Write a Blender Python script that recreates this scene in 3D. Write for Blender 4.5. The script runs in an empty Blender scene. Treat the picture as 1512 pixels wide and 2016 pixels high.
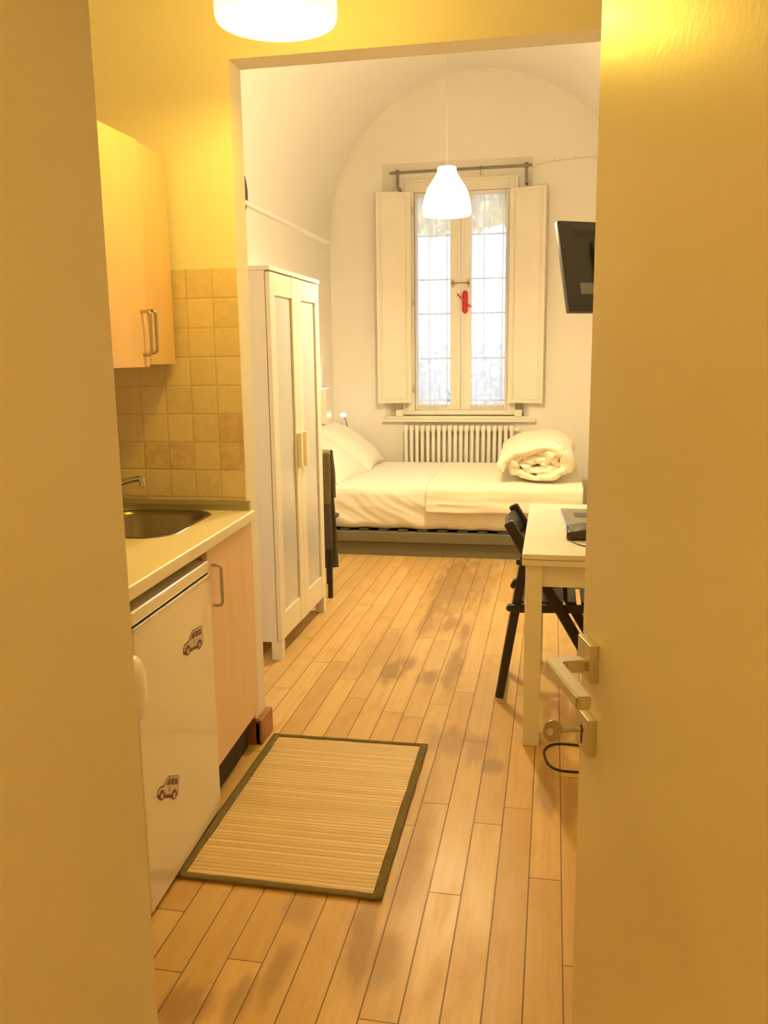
import bpy, bmesh, math, random
from math import sin, cos, pi, radians, sqrt, atan2
from mathutils import Vector, Matrix, noise

random.seed(7)
S = bpy.context.scene
COL = S.collection
V = Vector

# ------------------------------------------------------------------ mesh builder
class MB:
    def __init__(self):
        self.bm = bmesh.new(); self.mi = 0
    def _absorb(self, b2, M=None):
        if M is not None: bmesh.ops.transform(b2, matrix=M, verts=b2.verts)
        vm = {}
        for v in b2.verts: vm[v] = self.bm.verts.new(v.co)
        for f in b2.faces:
            try:
                nf = self.bm.faces.new([vm[v] for v in f.verts]); nf.material_index = self.mi; nf.smooth = f.smooth
            except ValueError: pass
        b2.free()
    def box(self, x0, x1, y0, y1, z0, z1, bev=0.0, seg=2, M=None):
        b = bmesh.new(); bmesh.ops.create_cube(b, size=1.0)
        for v in b.verts:
            v.co = V(((x0+x1)/2+v.co.x*(x1-x0), (y0+y1)/2+v.co.y*(y1-y0), (z0+z1)/2+v.co.z*(z1-z0)))
        if bev > 0:
            bmesh.ops.bevel(b, geom=list(b.edges), offset=bev, segments=seg, affect='EDGES', profile=0.5)
        self._absorb(b, M); return self
    def bar(self, p0, p1, w, h, up=(0, 0, 1), bev=0.0, seg=2):
        p0, p1 = V(p0), V(p1); d = p1-p0; L = d.length; d.normalize()
        u = V(up); s = d.cross(u).normalized(); u = s.cross(d).normalized()
        M = Matrix((( s.x, d.x, u.x, p0.x), (s.y, d.y, u.y, p0.y), (s.z, d.z, u.z, p0.z), (0, 0, 0, 1)))
        return self.box(-w/2, w/2, 0, L, -h/2, h/2, bev, seg, M)
    def tube(self, pts, r, n=10, cap=True):
        pts = [V(p) for p in pts]; rings = []
        rs = r if isinstance(r, (list, tuple)) else [r]*len(pts)
        ref = None
        for i, p in enumerate(pts):
            t = (pts[min(i+1, len(pts)-1)]-pts[max(i-1, 0)]).normalized()
            if ref is None:
                ref = V((0, 0, 1)) if abs(t.z) < .9 else V((1, 0, 0))
            a = (ref - t*ref.dot(t)).normalized(); b = t.cross(a); ref = a
            rings.append([self.bm.verts.new(p+(a*cos(2*pi*k/n)+b*sin(2*pi*k/n))*rs[i]) for k in range(n)])
        for i in range(len(rings)-1):
            for k in range(n):
                f = self.bm.faces.new((rings[i][k], rings[i][(k+1) % n], rings[i+1][(k+1) % n], rings[i+1][k])); f.material_index = self.mi; f.smooth = True
        if cap:
            f = self.bm.faces.new(rings[0][::-1]); f.material_index = self.mi
            f = self.bm.faces.new(rings[-1]); f.material_index = self.mi
        return self
    def lathe(self, prof, c, n=40, closed=False):
        rings = []
        for r, z in prof:
            rings.append([self.bm.verts.new((c[0]+r*cos(2*pi*k/n), c[1]+r*sin(2*pi*k/n), c[2]+z)) for k in range(n)])
        m = len(rings)
        for i in range(m if closed else m-1):
            a, b = rings[i], rings[(i+1) % m]
            for k in range(n):
                f = self.bm.faces.new((a[k], a[(k+1) % n], b[(k+1) % n], b[k])); f.material_index = self.mi; f.smooth = True
        return self
    def sphere(self, c, rx, ry=None, rz=None, nu=24, nv=14):
        b = bmesh.new(); bmesh.ops.create_uvsphere(b, u_segments=nu, v_segments=nv, radius=1)
        for f in b.faces: f.smooth = True
        self._absorb(b, Matrix.Translation(c) @ Matrix.Diagonal((rx, ry or rx, rz or rx, 1))); return self
    def poly(self, pts, smooth=False):
        f = self.bm.faces.new([self.bm.verts.new(p) for p in pts]); f.material_index = self.mi; f.smooth = smooth; return self
    def prism(self, pts, vec):
        vec = V(vec); a = [self.bm.verts.new(p) for p in pts]; b = [self.bm.verts.new(V(p)+vec) for p in pts]
        n = len(pts); fs = [self.bm.faces.new(a), self.bm.faces.new(b[::-1])]
        for i in range(n): fs.append(self.bm.faces.new((a[i], b[i], b[(i+1) % n], a[(i+1) % n])))
        for f in fs: f.material_index = self.mi
        return self
    def grid(self, fn, nu, nv, smooth=True, closeu=False):
        P = [[self.bm.verts.new(fn(i/nu, j/nv)) for j in range(nv+1)] for i in range(nu+(0 if closeu else 1))]
        for i in range(nu):
            for j in range(nv):
                i2 = (i+1) % nu if closeu else i+1
                f = self.bm.faces.new((P[i][j], P[i2][j], P[i2][j+1], P[i][j+1])); f.material_index = self.mi; f.smooth = smooth
        return self
    def plate(self, outer, holes, vec):
        """flat plate with holes, extruded by vec"""
        b = bmesh.new(); es = []
        for loop in [outer]+holes:
            vs = [b.verts.new(p) for p in loop]
            for i in range(len(vs)): es.append(b.edges.new((vs[i], vs[(i+1) % len(vs)])))
        bmesh.ops.triangle_fill(b, edges=es, use_beauty=True)
        r = bmesh.ops.extrude_face_region(b, geom=list(b.faces))
        bmesh.ops.translate(b, vec=V(vec), verts=[g for g in r['geom'] if isinstance(g, bmesh.types.BMVert)])
        self._absorb(b); return self

BASE = {}
def obj(name, mb, mat, parent=None, smooth=True, angle=35, sub=0, solid=0):
    bm = mb.bm
    if parent is not None:
        b = BASE[parent.name]; bmesh.ops.translate(bm, vec=-V(b), verts=bm.verts)
    bmesh.ops.remove_doubles(bm, verts=bm.verts, dist=1e-6)
    bmesh.ops.recalc_face_normals(bm, faces=bm.faces)
    me = bpy.data.meshes.new(name); bm.to_mesh(me); bm.free()
    for m in (mat if isinstance(mat, (list, tuple)) else [mat]): me.materials.append(m)
    if smooth:
        for p in me.polygons: p.use_smooth = True
        me.set_sharp_from_angle(angle=radians(angle))
    o = bpy.data.objects.new(name, me); COL.objects.link(o)
    if parent is not None:
        o.parent = parent; BASE[o.name] = BASE[parent.name]
    else: BASE[o.name] = V((0, 0, 0))
    if solid:
        m = o.modifiers.new('solid', 'SOLIDIFY'); m.thickness = solid; m.offset = 0
    if sub:
        m = o.modifiers.new('sub', 'SUBSURF'); m.levels = sub; m.render_levels = sub
    if smooth and angle < 60 and not solid:
        m = o.modifiers.new('normals', 'WEIGHTED_NORMAL'); m.keep_sharp = True
    return o
def tag(o, label, cat, group=None, kind=None):
    o['label'] = label; o['category'] = cat
    if group: o['group'] = group
    if kind: o['kind'] = kind
    return o
K0 = V((-1.03, 2.875, 0)); KROT = radians(2.65)     # the kitchen run stands slightly skew
def thing(name, label, cat, base, rot=0.0, kitchen=False, group=None):
    o = bpy.data.objects.new(name, None); COL.objects.link(o); o.empty_display_size = .1
    b = V(base)
    if kitchen:
        R = Matrix.Rotation(KROT, 4, 'Z'); o.location = K0 + (R @ (b-K0)); o.rotation_euler = (0, 0, KROT)
    else:
        o.location = b; o.rotation_euler = (0, 0, rot)
    BASE[o.name] = b
    return tag(o, label, cat, group)
def struct(name, mb, mat, label=None, **k):
    o = obj(name, mb, mat, **k); o['kind'] = 'structure'
    if label: o['label'] = label
    return o
def origin(o, p):
    """move a single mesh object's origin to p"""
    p = V(p); o.data.transform(Matrix.Translation(-p)); o.location = p; BASE[o.name] = p; return o
def rotate_kitchen(o):
    R = Matrix.Rotation(KROT, 4, 'Z'); M = Matrix.Translation(K0) @ R @ Matrix.Translation(-K0)
    o.data.transform(M); return o

# ------------------------------------------------------------------ materials
class NT:
    def __init__(self, name):
        self.m = bpy.data.materials.new(name); self.m.use_nodes = True
        self.n = self.m.node_tree.nodes; self.l = self.m.node_tree.links
        self.p = self.n['Principled BSDF']; self.out = self.n['Material Output']
    def add(self, t, **k):
        nd = self.n.new(t)
        for a, v in k.items(): setattr(nd, a, v)
        return nd
    def link(self, a, b): self.l.new(a, b)
    def math(self, op, a, b=None, c=None, clamp=False):
        nd = self.add('ShaderNodeMath', operation=op, use_clamp=clamp)
        for i, x in enumerate((a, b, c)):
            if x is None: continue
            if isinstance(x, (int, float)): nd.inputs[i].default_value = x
            else: self.link(x, nd.inputs[i])
        return nd.outputs[0]
    def mix(self, f, a, b, mode='MIX'):
        nd = self.add('ShaderNodeMix', data_type='RGBA', blend_type=mode)
        for i, x in ((0, f), (6, a), (7, b)):
            if isinstance(x, (int, float)): nd.inputs[i].default_value = x
            elif isinstance(x, tuple): nd.inputs[i].default_value = (*x, 1) if len(x) == 3 else x
            else: self.link(x, nd.inputs[i])
        return nd.outputs[2]
    def noise(self, vec, scale, detail=3, rough=.5, dist=0.0):
        nd = self.add('ShaderNodeTexNoise'); nd.inputs['Scale'].default_value = scale
        nd.inputs['Detail'].default_value = detail; nd.inputs['Roughness'].default_value = rough; nd.inputs['Distortion'].default_value = dist
        if vec is not None: self.link(vec, nd.inputs['Vector'])
        return nd.outputs['Fac']
    def mapr(self, x, a, b, c=0.0, d=1.0, smooth=False):
        nd = self.add('ShaderNodeMapRange'); nd.interpolation_type = 'SMOOTHSTEP' if smooth else 'LINEAR'
        self.link(x, nd.inputs[0])
        for i, v in zip((1, 2, 3, 4), (a, b, c, d)): nd.inputs[i].default_value = v
        return nd.outputs[0]
    def pos(self):
        return self.add('ShaderNodeTexCoord').outputs['Object']
    def scale(self, vec, s):
        nd = self.add('ShaderNodeMapping'); self.link(vec, nd.inputs['Vector']); nd.inputs['Scale'].default_value = s; return nd.outputs[0]
    def bump(self, h, strength=.3, dist=.01):
        nd = self.add('ShaderNodeBump'); nd.inputs['Strength'].default_value = strength; nd.inputs['Distance'].default_value = dist
        self.link(h, nd.inputs['Height']); self.link(nd.outputs[0], self.p.inputs['Normal']); return nd
def mat(name, col, rough=.5, metal=0.0, var=.06, scale=6.0, bump=0.0, bscale=60.0, coat=0.0, spec=None, stretch=(1, 1, 1), sheen=0.0):
    t = NT(name); p = t.p
    pos = t.scale(t.pos(), stretch)
    f = t.noise(pos, scale, 4, .6)
    c0 = tuple(min(1, x*(1-var)) for x in col); c1 = tuple(min(1, x*(1+var)) for x in col)
    t.link(t.mix(t.mapr(f, .3, .7), c0, c1), p.inputs['Base Color'])
    p.inputs['Roughness'].default_value = rough; p.inputs['Metallic'].default_value = metal
    if coat: p.inputs['Coat Weight'].default_value = coat; p.inputs['Coat Roughness'].default_value = .08
    if spec is not None: p.inputs['Specular IOR Level'].default_value = spec
    if sheen: p.inputs['Sheen Weight'].default_value = sheen
    if bump: t.bump(t.noise(pos, bscale, 3, .6), bump, .004)
    return t.m

M = {}
M['plaster'] = mat('plaster_white', (.84, .80, .74), .85, var=.02, scale=1.5, bump=.12, bscale=35, spec=.2)
M['plaster_bed'] = mat('plaster_cream', (.84, .80, .74), .85, var=.03, scale=1.2, bump=.15, bscale=18, spec=.2)
M['plaster_entry'] = mat('plaster_entry', (.80, .74, .66), .6, var=.02, scale=2, bump=.05, bscale=60, spec=.3)
M['door_paint'] = mat('door_lacquer', (.80, .74, .66), .30, var=.015, scale=3, bump=.06, bscale=110, spec=.45)
M['laminate'] = mat('peach_laminate', (.78, .56, .38), .38, var=.04, scale=5, stretch=(3, 3, .4))
M['worktop'] = mat('worktop_laminate', (.86, .80, .66), .28, var=.015, scale=40)
M['steel'] = mat('brushed_steel', (.50, .47, .42), .20, 1.0, var=.05, scale=30, stretch=(1, 12, 1))
M['sinksteel'] = mat('sink_steel', (.26, .235, .19), .30, 1.0, var=.06, scale=20)
M['chrome'] = mat('chrome', (.50, .48, .45), .10, 1.0, var=.02)
M['alu'] = mat('aluminium_profile', (.36, .35, .29), .38, .7, var=.04)
M['nickel'] = mat('satin_nickel', (.66, .62, .52), .30, .85, var=.03, scale=20)
M['fridge'] = mat('fridge_enamel', (.80, .76, .68), .16, var=.01, scale=2, coat=.4)
M['white'] = mat('white_lacquer', (.82, .78, .70), .38, var=.02, scale=4)
M['wardrobe'] = mat('wardrobe_foil', (.80, .75, .64), .36, var=.02, scale=4)
M['ledge'] = mat('white_moulding', (.93, .90, .86), .5, var=.01)
M['cream'] = mat('cream_handle', (.86, .76, .52), .4, var=.02)
M['winpaint'] = mat('window_paint', (.80, .75, .66), .45, var=.03, scale=8, bump=.05, bscale=30)
M['gap'] = mat('dark_gap', (.05, .04, .03), .8, var=.1)
M['black'] = mat('black_stained_wood', (.018, .015, .012), .42, var=.2, scale=12, stretch=(1, 1, .3))
M['bedframe'] = mat('grey_green_frame', (.15, .135, .085), .5, var=.05, scale=5)
M['slat'] = mat('bed_slat', (.07, .055, .03), .7)
M['linen'] = mat('white_cotton', (.84, .80, .73), .85, var=.02, scale=5, bump=.08, bscale=45, spec=.2, sheen=.2)
M['linen2'] = mat('cream_cotton', (.84, .79, .66), .85, var=.02, scale=5, bump=.1, bscale=60, spec=.2, sheen=.2)
M['duvet'] = mat('duvet_cotton', (.86, .80, .66), .85, var=.02, scale=5, bump=.15, bscale=30, spec=.2, sheen=.2)
M['garment'] = mat('grey_wool', (.12, .105, .085), .95, var=.15, scale=30, bump=.3, bscale=200, spec=.1)
M['garment2'] = mat('olive_cloth', (.20, .165, .10), .9, var=.12, scale=20, bump=.2, bscale=150, spec=.1)
M['radiator'] = mat('radiator_enamel', (.84, .80, .74), .3, var=.02)
M['rod'] = mat('iron_rod', (.22, .20, .16), .45, .6, var=.1)
M['red'] = mat('red_plastic', (.55, .006, .02), .35, var=.04)
M['brass'] = mat('old_brass', (.35, .27, .12), .4, .9, var=.1)
M['tvback'] = mat('tv_plastic', (.028, .026, .022), .38, var=.08)
M['tvsticker'] = mat('grey_label', (.20, .19, .15), .5)
M['wood'] = mat('varnished_wood', (.36, .16, .06), .35, var=.18, scale=8, stretch=(.4, 3, 3))
M['shelfwood'] = mat('shelf_wood', (.55, .38, .20), .5, var=.1)
M['wire'] = mat('black_cable', (.02, .016, .012), .45)
M['whitewire'] = mat('white_cable', (.74, .68, .58), .5)
M['glossdark'] = mat('dark_glass', (.05, .048, .042), .08, var=.05, coat=.5)
M['silver'] = mat('silver_edge', (.8, .78, .72), .2, .9)
M['straw'] = mat('dark_wicker', (.07, .055, .04), .7, var=.3, scale=60, bump=.5, bscale=120)
M['rubber'] = mat('grey_plastic', (.3, .28, .24), .6)

def m_glass():
    t = NT('window_glass'); t.n.remove(t.p)
    tr = t.add('ShaderNodeBsdfTransparent'); gl = t.add('ShaderNodeBsdfGlossy'); gl.inputs['Roughness'].default_value = .02
    fr = t.add('ShaderNodeFresnel'); fr.inputs['IOR'].default_value = 1.45
    mx = t.add('ShaderNodeMixShader'); t.link(fr.outputs[0], mx.inputs[0]); t.link(tr.outputs[0], mx.inputs[1]); t.link(gl.outputs[0], mx.inputs[2])
    t.link(mx.outputs[0], t.out.inputs['Surface']); return t.m
M['glass'] = m_glass()
def m_frost():
    t = NT('frosted_panel'); p = t.p
    p.inputs['Base Color'].default_value = (.60, .60, .60, 1); p.inputs['Roughness'].default_value = .22
    p.inputs['Specular IOR Level'].default_value = .5
    f = t.noise(t.pos(), 3, 2); t.link(t.mix(t.mapr(f, .3, .7), (.57, .575, .58), (.62, .625, .63)), p.inputs['Base Color'])
    return t.m
M['frost'] = m_frost()
def m_sheer():
    t = NT('sheer_voile'); t.n.remove(t.p)
    tr = t.add('ShaderNodeBsdfTransparent'); tr.inputs[0].default_value = (1, 1, 1, 1)
    df = t.add('ShaderNodeBsdfDiffuse'); df.inputs[0].default_value = (.9, .88, .86, 1)
    tl = t.add('ShaderNodeBsdfTranslucent'); tl.inputs[0].default_value = (.9, .9, .9, 1)
    m1 = t.add('ShaderNodeMixShader'); m1.inputs[0].default_value = .6
    t.link(df.outputs[0], m1.inputs[1]); t.link(tl.outputs[0], m1.inputs[2])
    w = t.noise(t.scale(t.pos(), (38, 38, 1.5)), 2, 2)
    m2 = t.add('ShaderNodeMixShader'); t.link(t.mapr(w, .3, .7, .70, .84), m2.inputs[0])
    t.link(tr.outputs[0], m2.inputs[1]); t.link(m1.outputs[0], m2.inputs[2])
    t.link(m2.outputs[0], t.out.inputs['Surface']); return t.m
M['sheer'] = m_sheer()
def m_emit(name, col, s):
    t = NT(name); p = t.p
    p.inputs['Base Color'].default_value = (.8, .78, .72, 1); p.inputs['Roughness'].default_value = .4
    p.inputs['Emission Color'].default_value = (*col, 1); p.inputs['Emission Strength'].default_value = s
    return t.m
LC1 = (1.0, .63, .078); LC2 = (1.0, .79, .42)
M['shade1'] = m_emit('lit_shade_kitchen', LC1, 9.6)
M['shade2'] = m_emit('lit_shade_bedroom', LC2, 60.0)
M['led'] = m_emit('lit_lamp_head', (1, .93, .8), 12.0)
M['uplight'] = m_emit('lit_uplight', (1, .82, .5), 300.0)

def m_floor():
    t = NT('bamboo_planks'); p = t.p
    sep = t.add('ShaderNodeSeparateXYZ'); t.link(t.pos(), sep.inputs[0]); X, Y = sep.outputs[0], sep.outputs[1]
    W, L = .0881, .94
    u = t.math('DIVIDE', t.math('ADD', X, .0365+W*40), W); iu = t.math('FLOOR', u); fu = t.math('FRACT', u)
    wn = t.add('ShaderNodeTexWhiteNoise', noise_dimensions='1D'); t.link(iu, wn.inputs['W'])
    v = t.math('ADD', t.math('DIVIDE', t.math('ADD', Y, 10.0), L), t.math('MULTIPLY', wn.outputs['Value'], 7.0))
    iv = t.math('FLOOR', v); fv = t.math('FRACT', v)
    cb = t.add('ShaderNodeCombineXYZ'); t.link(iu, cb.inputs[0]); t.link(iv, cb.inputs[1])
    w2 = t.add('ShaderNodeTexWhiteNoise', noise_dimensions='2D'); t.link(cb.outputs[0], w2.inputs['Vector'])
    rnd = w2.outputs['Value']
    # strips inside a plank (bamboo lamellae)
    s3 = t.math('FLOOR', t.math('MULTIPLY', u, 5.0))
    c3 = t.add('ShaderNodeCombineXYZ'); t.link(s3, c3.inputs[0]); t.link(iv, c3.inputs[1])
    w3 = t.add('ShaderNodeTexWhiteNoise', noise_dimensions='2D'); t.link(c3.outputs[0], w3.inputs['Vector'])
    off = t.add('ShaderNodeCombineXYZ'); t.link(t.math('MULTIPLY', rnd, 30.0), off.inputs[0]); t.link(t.math('MULTIPLY', rnd, 17.0), off.inputs[1])
    va = t.add('ShaderNodeVectorMath', operation='ADD'); t.link(t.pos(), va.inputs[0]); t.link(off.outputs[0], va.inputs[1])
    g = t.noise(t.scale(va.outputs[0], (60, 2.2, 1)), 1.0, 4, .6)
    blotch = t.noise(t.scale(va.outputs[0], (9, 3.2, 1)), 1.0, 5, .65, .4)
    col = t.mix(rnd, (.56, .355, .13), (.72, .50, .21))
    col = t.mix(t.mapr(w3.outputs['Value'], 0, 1, 0, .30), col, (.52, .33, .15))
    col = t.mix(t.mapr(g, .35, .75, 0, .35), col, (.46, .28, .11))
    col = t.mix(t.mapr(blotch, .50, .72, 0, .55), col, (.48, .27, .09))
    # water stains worn into the boards
    blobs = [(-0.558, 5.208, 0.159, 0.674, 1), (-0.643, 4.781, 0.041, 0.325, 1), (-0.641, 4.414, 0.043, 0.23, 0.8), (-0.517, 4.433, 0.048, 0.164, 0.9), (-0.423, 4.284, 0.026, 0.188, 0.9), (-0.7, 3.687, 0.05, 0.144, 1), (-0.642, 3.803, 0.042, 0.095, 0.9), (-0.526, 3.645, 0.049, 0.088, 0.9), (-0.424, 3.778, 0.037, 0.316, 0.9), (-0.35, 3.002, 0.084, 0.12, 0.7), (-0.245, 2.976, 0.055, 0.127, 0.7), (-0.436, 3.063, 0.048, 0.091, 0.5), (-0.438, 1.907, 0.038, 0.233, 0.9), (-0.609, 1.719, 0.026, 0.103, 0.8), (-0.774, 1.576, 0.05, 0.074, 0.9), (-0.668, 1.615, 0.028, 0.085, 0.8), (-0.624, 1.978, 0.046, 0.075, 0.6), (0.014, 2.704, 0.041, 0.163, 0.9), (0.082, 2.648, 0.029, 0.175, 0.7), (-0.186, 2.841, 0.035, 0.07, 0.9), (-0.374, 1.829, 0.034, 0.112, 0.7), (-0.403, 2.566, 0.049, 0.322, 0.5), (-0.381, 2.234, 0.058, 0.31, 0.6), (-0.452, 5.387, 0.112, 0.534, 0.7), (-0.363, 5.274, 0.044, 0.532, 0.7), (-0.8, 3.95, 0.078, 0.346, 0.4)]
    acc = None
    wob = t.add('ShaderNodeTexNoise'); wob.inputs['Scale'].default_value = 14; wob.inputs['Detail'].default_value = 2.5
    t.link(t.scale(va.outputs[0], (1.6, .35, 1)), wob.inputs['Vector'])
    for (bx, by, rx, ry, s) in blobs:
        mp = t.add('ShaderNodeMapping'); t.link(t.pos(), mp.inputs['Vector'])
        mp.inputs['Location'].default_value = (-bx/(rx*1.25), -by/(ry*1.25), 0); mp.inputs['Scale'].default_value = (1/(rx*1.25), 1/(ry*1.25), 0)
        ln = t.add('ShaderNodeVectorMath', operation='LENGTH'); t.link(mp.outputs[0], ln.inputs[0])
        d = t.math('ADD', ln.outputs['Value'], t.math('MULTIPLY', t.math('SUBTRACT', wob.outputs['Fac'], .5), 1.5))
        a = t.mapr(d, .35, 1.2, s, 0.0, True)
        acc = a if acc is None else t.math('MAXIMUM', acc, a)
    col = t.mix(t.math('MULTIPLY', acc, .66), col, (.25, .145, .07))
    # grey worn path
    # seams
    du = t.math('MINIMUM', fu, t.math('SUBTRACT', 1.0, fu)); dv = t.math('MINIMUM', fv, t.math('SUBTRACT', 1.0, fv))
    seam = t.math('MAXIMUM', t.mapr(du, .010, .026, 1, 0), t.mapr(dv, .0009, .0022, 1, 0))
    col = t.mix(t.math('MULTIPLY', seam, .9), col, (.10, .045, .018))
    t.link(col, p.inputs['Base Color'])
    r = t.math('ADD', t.mapr(blotch, .3, .7, .30, .42), t.math('MULTIPLY', acc, .10)); t.link(r, p.inputs['Roughness'])
    p.inputs['Specular IOR Level'].default_value = .22
    t.bump(t.math('SUBTRACT', t.math('MULTIPLY', g, .15), seam), .25, .003)
    return t.m
M['floor'] = m_floor()

def m_tiles():
    t = NT('ochre_wall_tiles'); p = t.p
    sep = t.add('ShaderNodeSeparateXYZ'); t.link(t.pos(), sep.inputs[0]); X, Z = sep.outputs[0], sep.outputs[2]
    w, h = .0955, .0988
    u = t.math('DIVIDE', t.math('ADD', X, 1.0565+w*30), w); v = t.math('DIVIDE', t.math('SUBTRACT', Z, .932-h*3), h)
    iu, iv, fu, fv = t.math('FLOOR', u), t.math('FLOOR', v), t.math('FRACT', u), t.math('FRACT', v)
    cb = t.add('ShaderNodeCombineXYZ'); t.link(iu, cb.inputs[0]); t.link(iv, cb.inputs[1])
    wn = t.add('ShaderNodeTexWhiteNoise', noise_dimensions='2D'); t.link(cb.outputs[0], wn.inputs['Vector'])
    off = t.add('ShaderNodeVectorMath', operation='ADD'); t.link(t.pos(), off.inputs[0]); t.link(wn.outputs['Color'], off.inputs[1])
    n1 = t.noise(off.outputs[0], 26, 5, .65, .6); n2 = t.noise(off.outputs[0], 90, 3, .6)
    col = t.mix(wn.outputs['Value'], (.66, .56, .40), (.78, .67, .50))
    col = t.mix(t.math('GREATER_THAN', wn.outputs['Value'], .93), col, (.62, .46, .32))
    col = t.mix(t.mapr(n1, .38, .66, 0, .65), col, (.78, .68, .54))
    col = t.mix(t.mapr(n2, .58, .75, 0, .3), col, (.50, .39, .26))
    wx = t.math('MULTIPLY', t.math('SUBTRACT', n2, .5), .03)
    du = t.math('MINIMUM', fu, t.math('SUBTRACT', 1.0, fu)); dv = t.math('MINIMUM', fv, t.math('SUBTRACT', 1.0, fv))
    e = t.math('ADD', t.math('MINIMUM', du, dv), wx)
    g = t.mapr(e, .012, .032, 1, 0, True)
    col = t.mix(t.math('MULTIPLY', g, .7), col, (.58, .48, .36))
    t.link(col, p.inputs['Base Color']); p.inputs['Roughness'].default_value = .48
    hgt = t.math('ADD', t.mapr(e, .01, .06, 0, 1, True), t.math('MULTIPLY', n1, .5))
    t.bump(hgt, .35, .003)
    return t.m
M['tiles'] = m_tiles()

def m_mat():
    t = NT('bamboo_slat_mat'); p = t.p
    sep = t.add('ShaderNodeSeparateXYZ'); t.link(t.pos(), sep.inputs[0]); Y = sep.outputs[1]
    v = t.math('DIVIDE', Y, .0175); iv, fv = t.math('FLOOR', v), t.math('FRACT', v)
    wn = t.add('ShaderNodeTexWhiteNoise', noise_dimensions='1D'); t.link(iv, wn.inputs['W'])
    g = t.noise(t.scale(t.pos(), (4, 110, 1)), 1.0, 5, .7)
    sp = t.noise(t.scale(t.pos(), (14, 60, 1)), 1.0, 3, .6)
    col = t.mix(wn.outputs['Value'], (.60, .43, .19), (.76, .57, .28))
    col = t.mix(t.mapr(g, .42, .72, 0, .6), col, (.46, .29, .10))
    col = t.mix(t.mapr(sp, .66, .78, 0, .6), col, (.36, .21, .07))
    d = t.math('MINIMUM', fv, t.math('SUBTRACT', 1.0, fv))
    gap = t.mapr(d, .03, .10, 1, 0)
    col = t.mix(t.math('MULTIPLY', gap, t.mapr(wn.outputs['Value'], 0, 1, .35, .9)), col, (.22, .12, .04))
    t.link(col, p.inputs['Base Color']); p.inputs['Roughness'].default_value = .5
    t.bump(t.mapr(d, 0, .35, 0, 1), .5, .003)
    return t.m
M['mat'] = m_mat()
M['matcloth'] = mat('mat_border_cloth', (.165, .125, .055), .85, var=.15, scale=40, bump=.25, bscale=300, spec=.1)
def m_leaf(name, a, b):
    t = NT(name); t.link(t.mix(t.mapr(t.noise(t.pos(), 3, 3), .3, .7), a, b), t.p.inputs['Base Color']); t.p.inputs['Roughness'].default_value = .6
    return t.m
M['leaf'] = m_leaf('tree_leaves', (.62, .52, .08), (.85, .72, .18))
M['hedge'] = m_leaf('hedge_leaves', (.62, .74, .80), (.76, .84, .88))  # leaves coloured pale sky blue, daylight brightness put into the colour
M['bark'] = mat('tree_bark', (.25, .17, .10), .9, var=.2, bump=.4)
M['pave'] = mat('courtyard_paving', (.62, .62, .62), .8)

# ------------------------------------------------------------------ the room
YP, TP = 2.875, .11           # partition wall between kitchen and bedroom
YF = 7.55                     # window wall
XL, XR = -1.93, .62
struct('floor', MB().box(-2.0, 1.3, -1.7, YF+.1, -.05, 0), M['floor'], smooth=False)
# partition: pier on the left, header over the opening
m = MB(); m.box(-1.85, -1.061, YP, YP+TP, 0, 3.85); m.box(-1.061, XR+.1, YP, YP+TP, 2.377, 3.85)
struct('wall_partition', m, M['plaster'], smooth=False)
struct('wall_tiles', MB().box(-1.66, -1.0615, YP-.006, YP+.001, .90, 1.722), M['tiles'], 'ochre square ceramic tiles above the worktop', smooth=False)
# kitchen walls
o = struct('wall_left_kitchen', MB().box(-1.78, -1.632, .75, YP+.02, 0, 3.0), M['plaster'], smooth=False); rotate_kitchen(o)
m = MB(); m.box(-2.0, -.534, .30, 1.003, 0, 3.0, .006)
struct('wall_entry_left', m, M['plaster_entry'])
m = MB(); m.box(.335, 1.3, .26, .42, 0, 3.0); m.box(-.534, .335, .26, .42, 2.12, 3.0)
struct('wall_entry_right', m, M['plaster'], smooth=False)
struct('wall_right', MB().box(XR, XR+.12, .42, YP, 0, 3.0).box(XR, XR+.12, YP, YF+.1, 0, 2.42), M['plaster_bed'], smooth=False)
struct('ceiling', MB().box(-2.0, XR+.12, .26, YP, 3.0, 3.1), M['plaster'], smooth=False)
# hallway behind the camera
m = MB(); m.box(-1.3, -1.2, -1.7, .30, 0, 2.75); m.box(1.2, 1.3, -1.7, .26, 0, 2.75); m.box(-1.3, 1.3, -1.8, -1.7, 0, 2.75); m.box(-1.3, 1.3, -1.8, .30, 2.75, 2.85)
struct('wall_hall', m, M['plaster'], smooth=False)
# bedroom left wall, vault and window wall
struct('wall_left', MB().box(XL-.15, XL, YP+TP, YF+.1, 0, 2.40), M['plaster_bed'], smooth=False)
cx, cz, R = (XL+XR)/2, 2.395, (XR-XL)/2
def vault(r, a, y): return (cx-r*cos(a), y, cz+1.02*r*sin(a))
m = MB()
m.grid(lambda u, v: vault(R, pi*u, YP+TP-.02+v*(YF-YP-TP+.06)), 64, 4)
m.grid(lambda u, v: vault(R+.12, pi*u, YP+TP-.02+v*(YF-YP-TP+.06)), 64, 4)
struct('ceiling_vault', m, M['plaster_bed'], angle=60)
struct('trim_1', MB().box(XL-.01, XL+.034, YP+TP, 7.42, 2.352, 2.382, .010, 3), M['ledge'], 'narrow plaster ledge where the vault starts')
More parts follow.
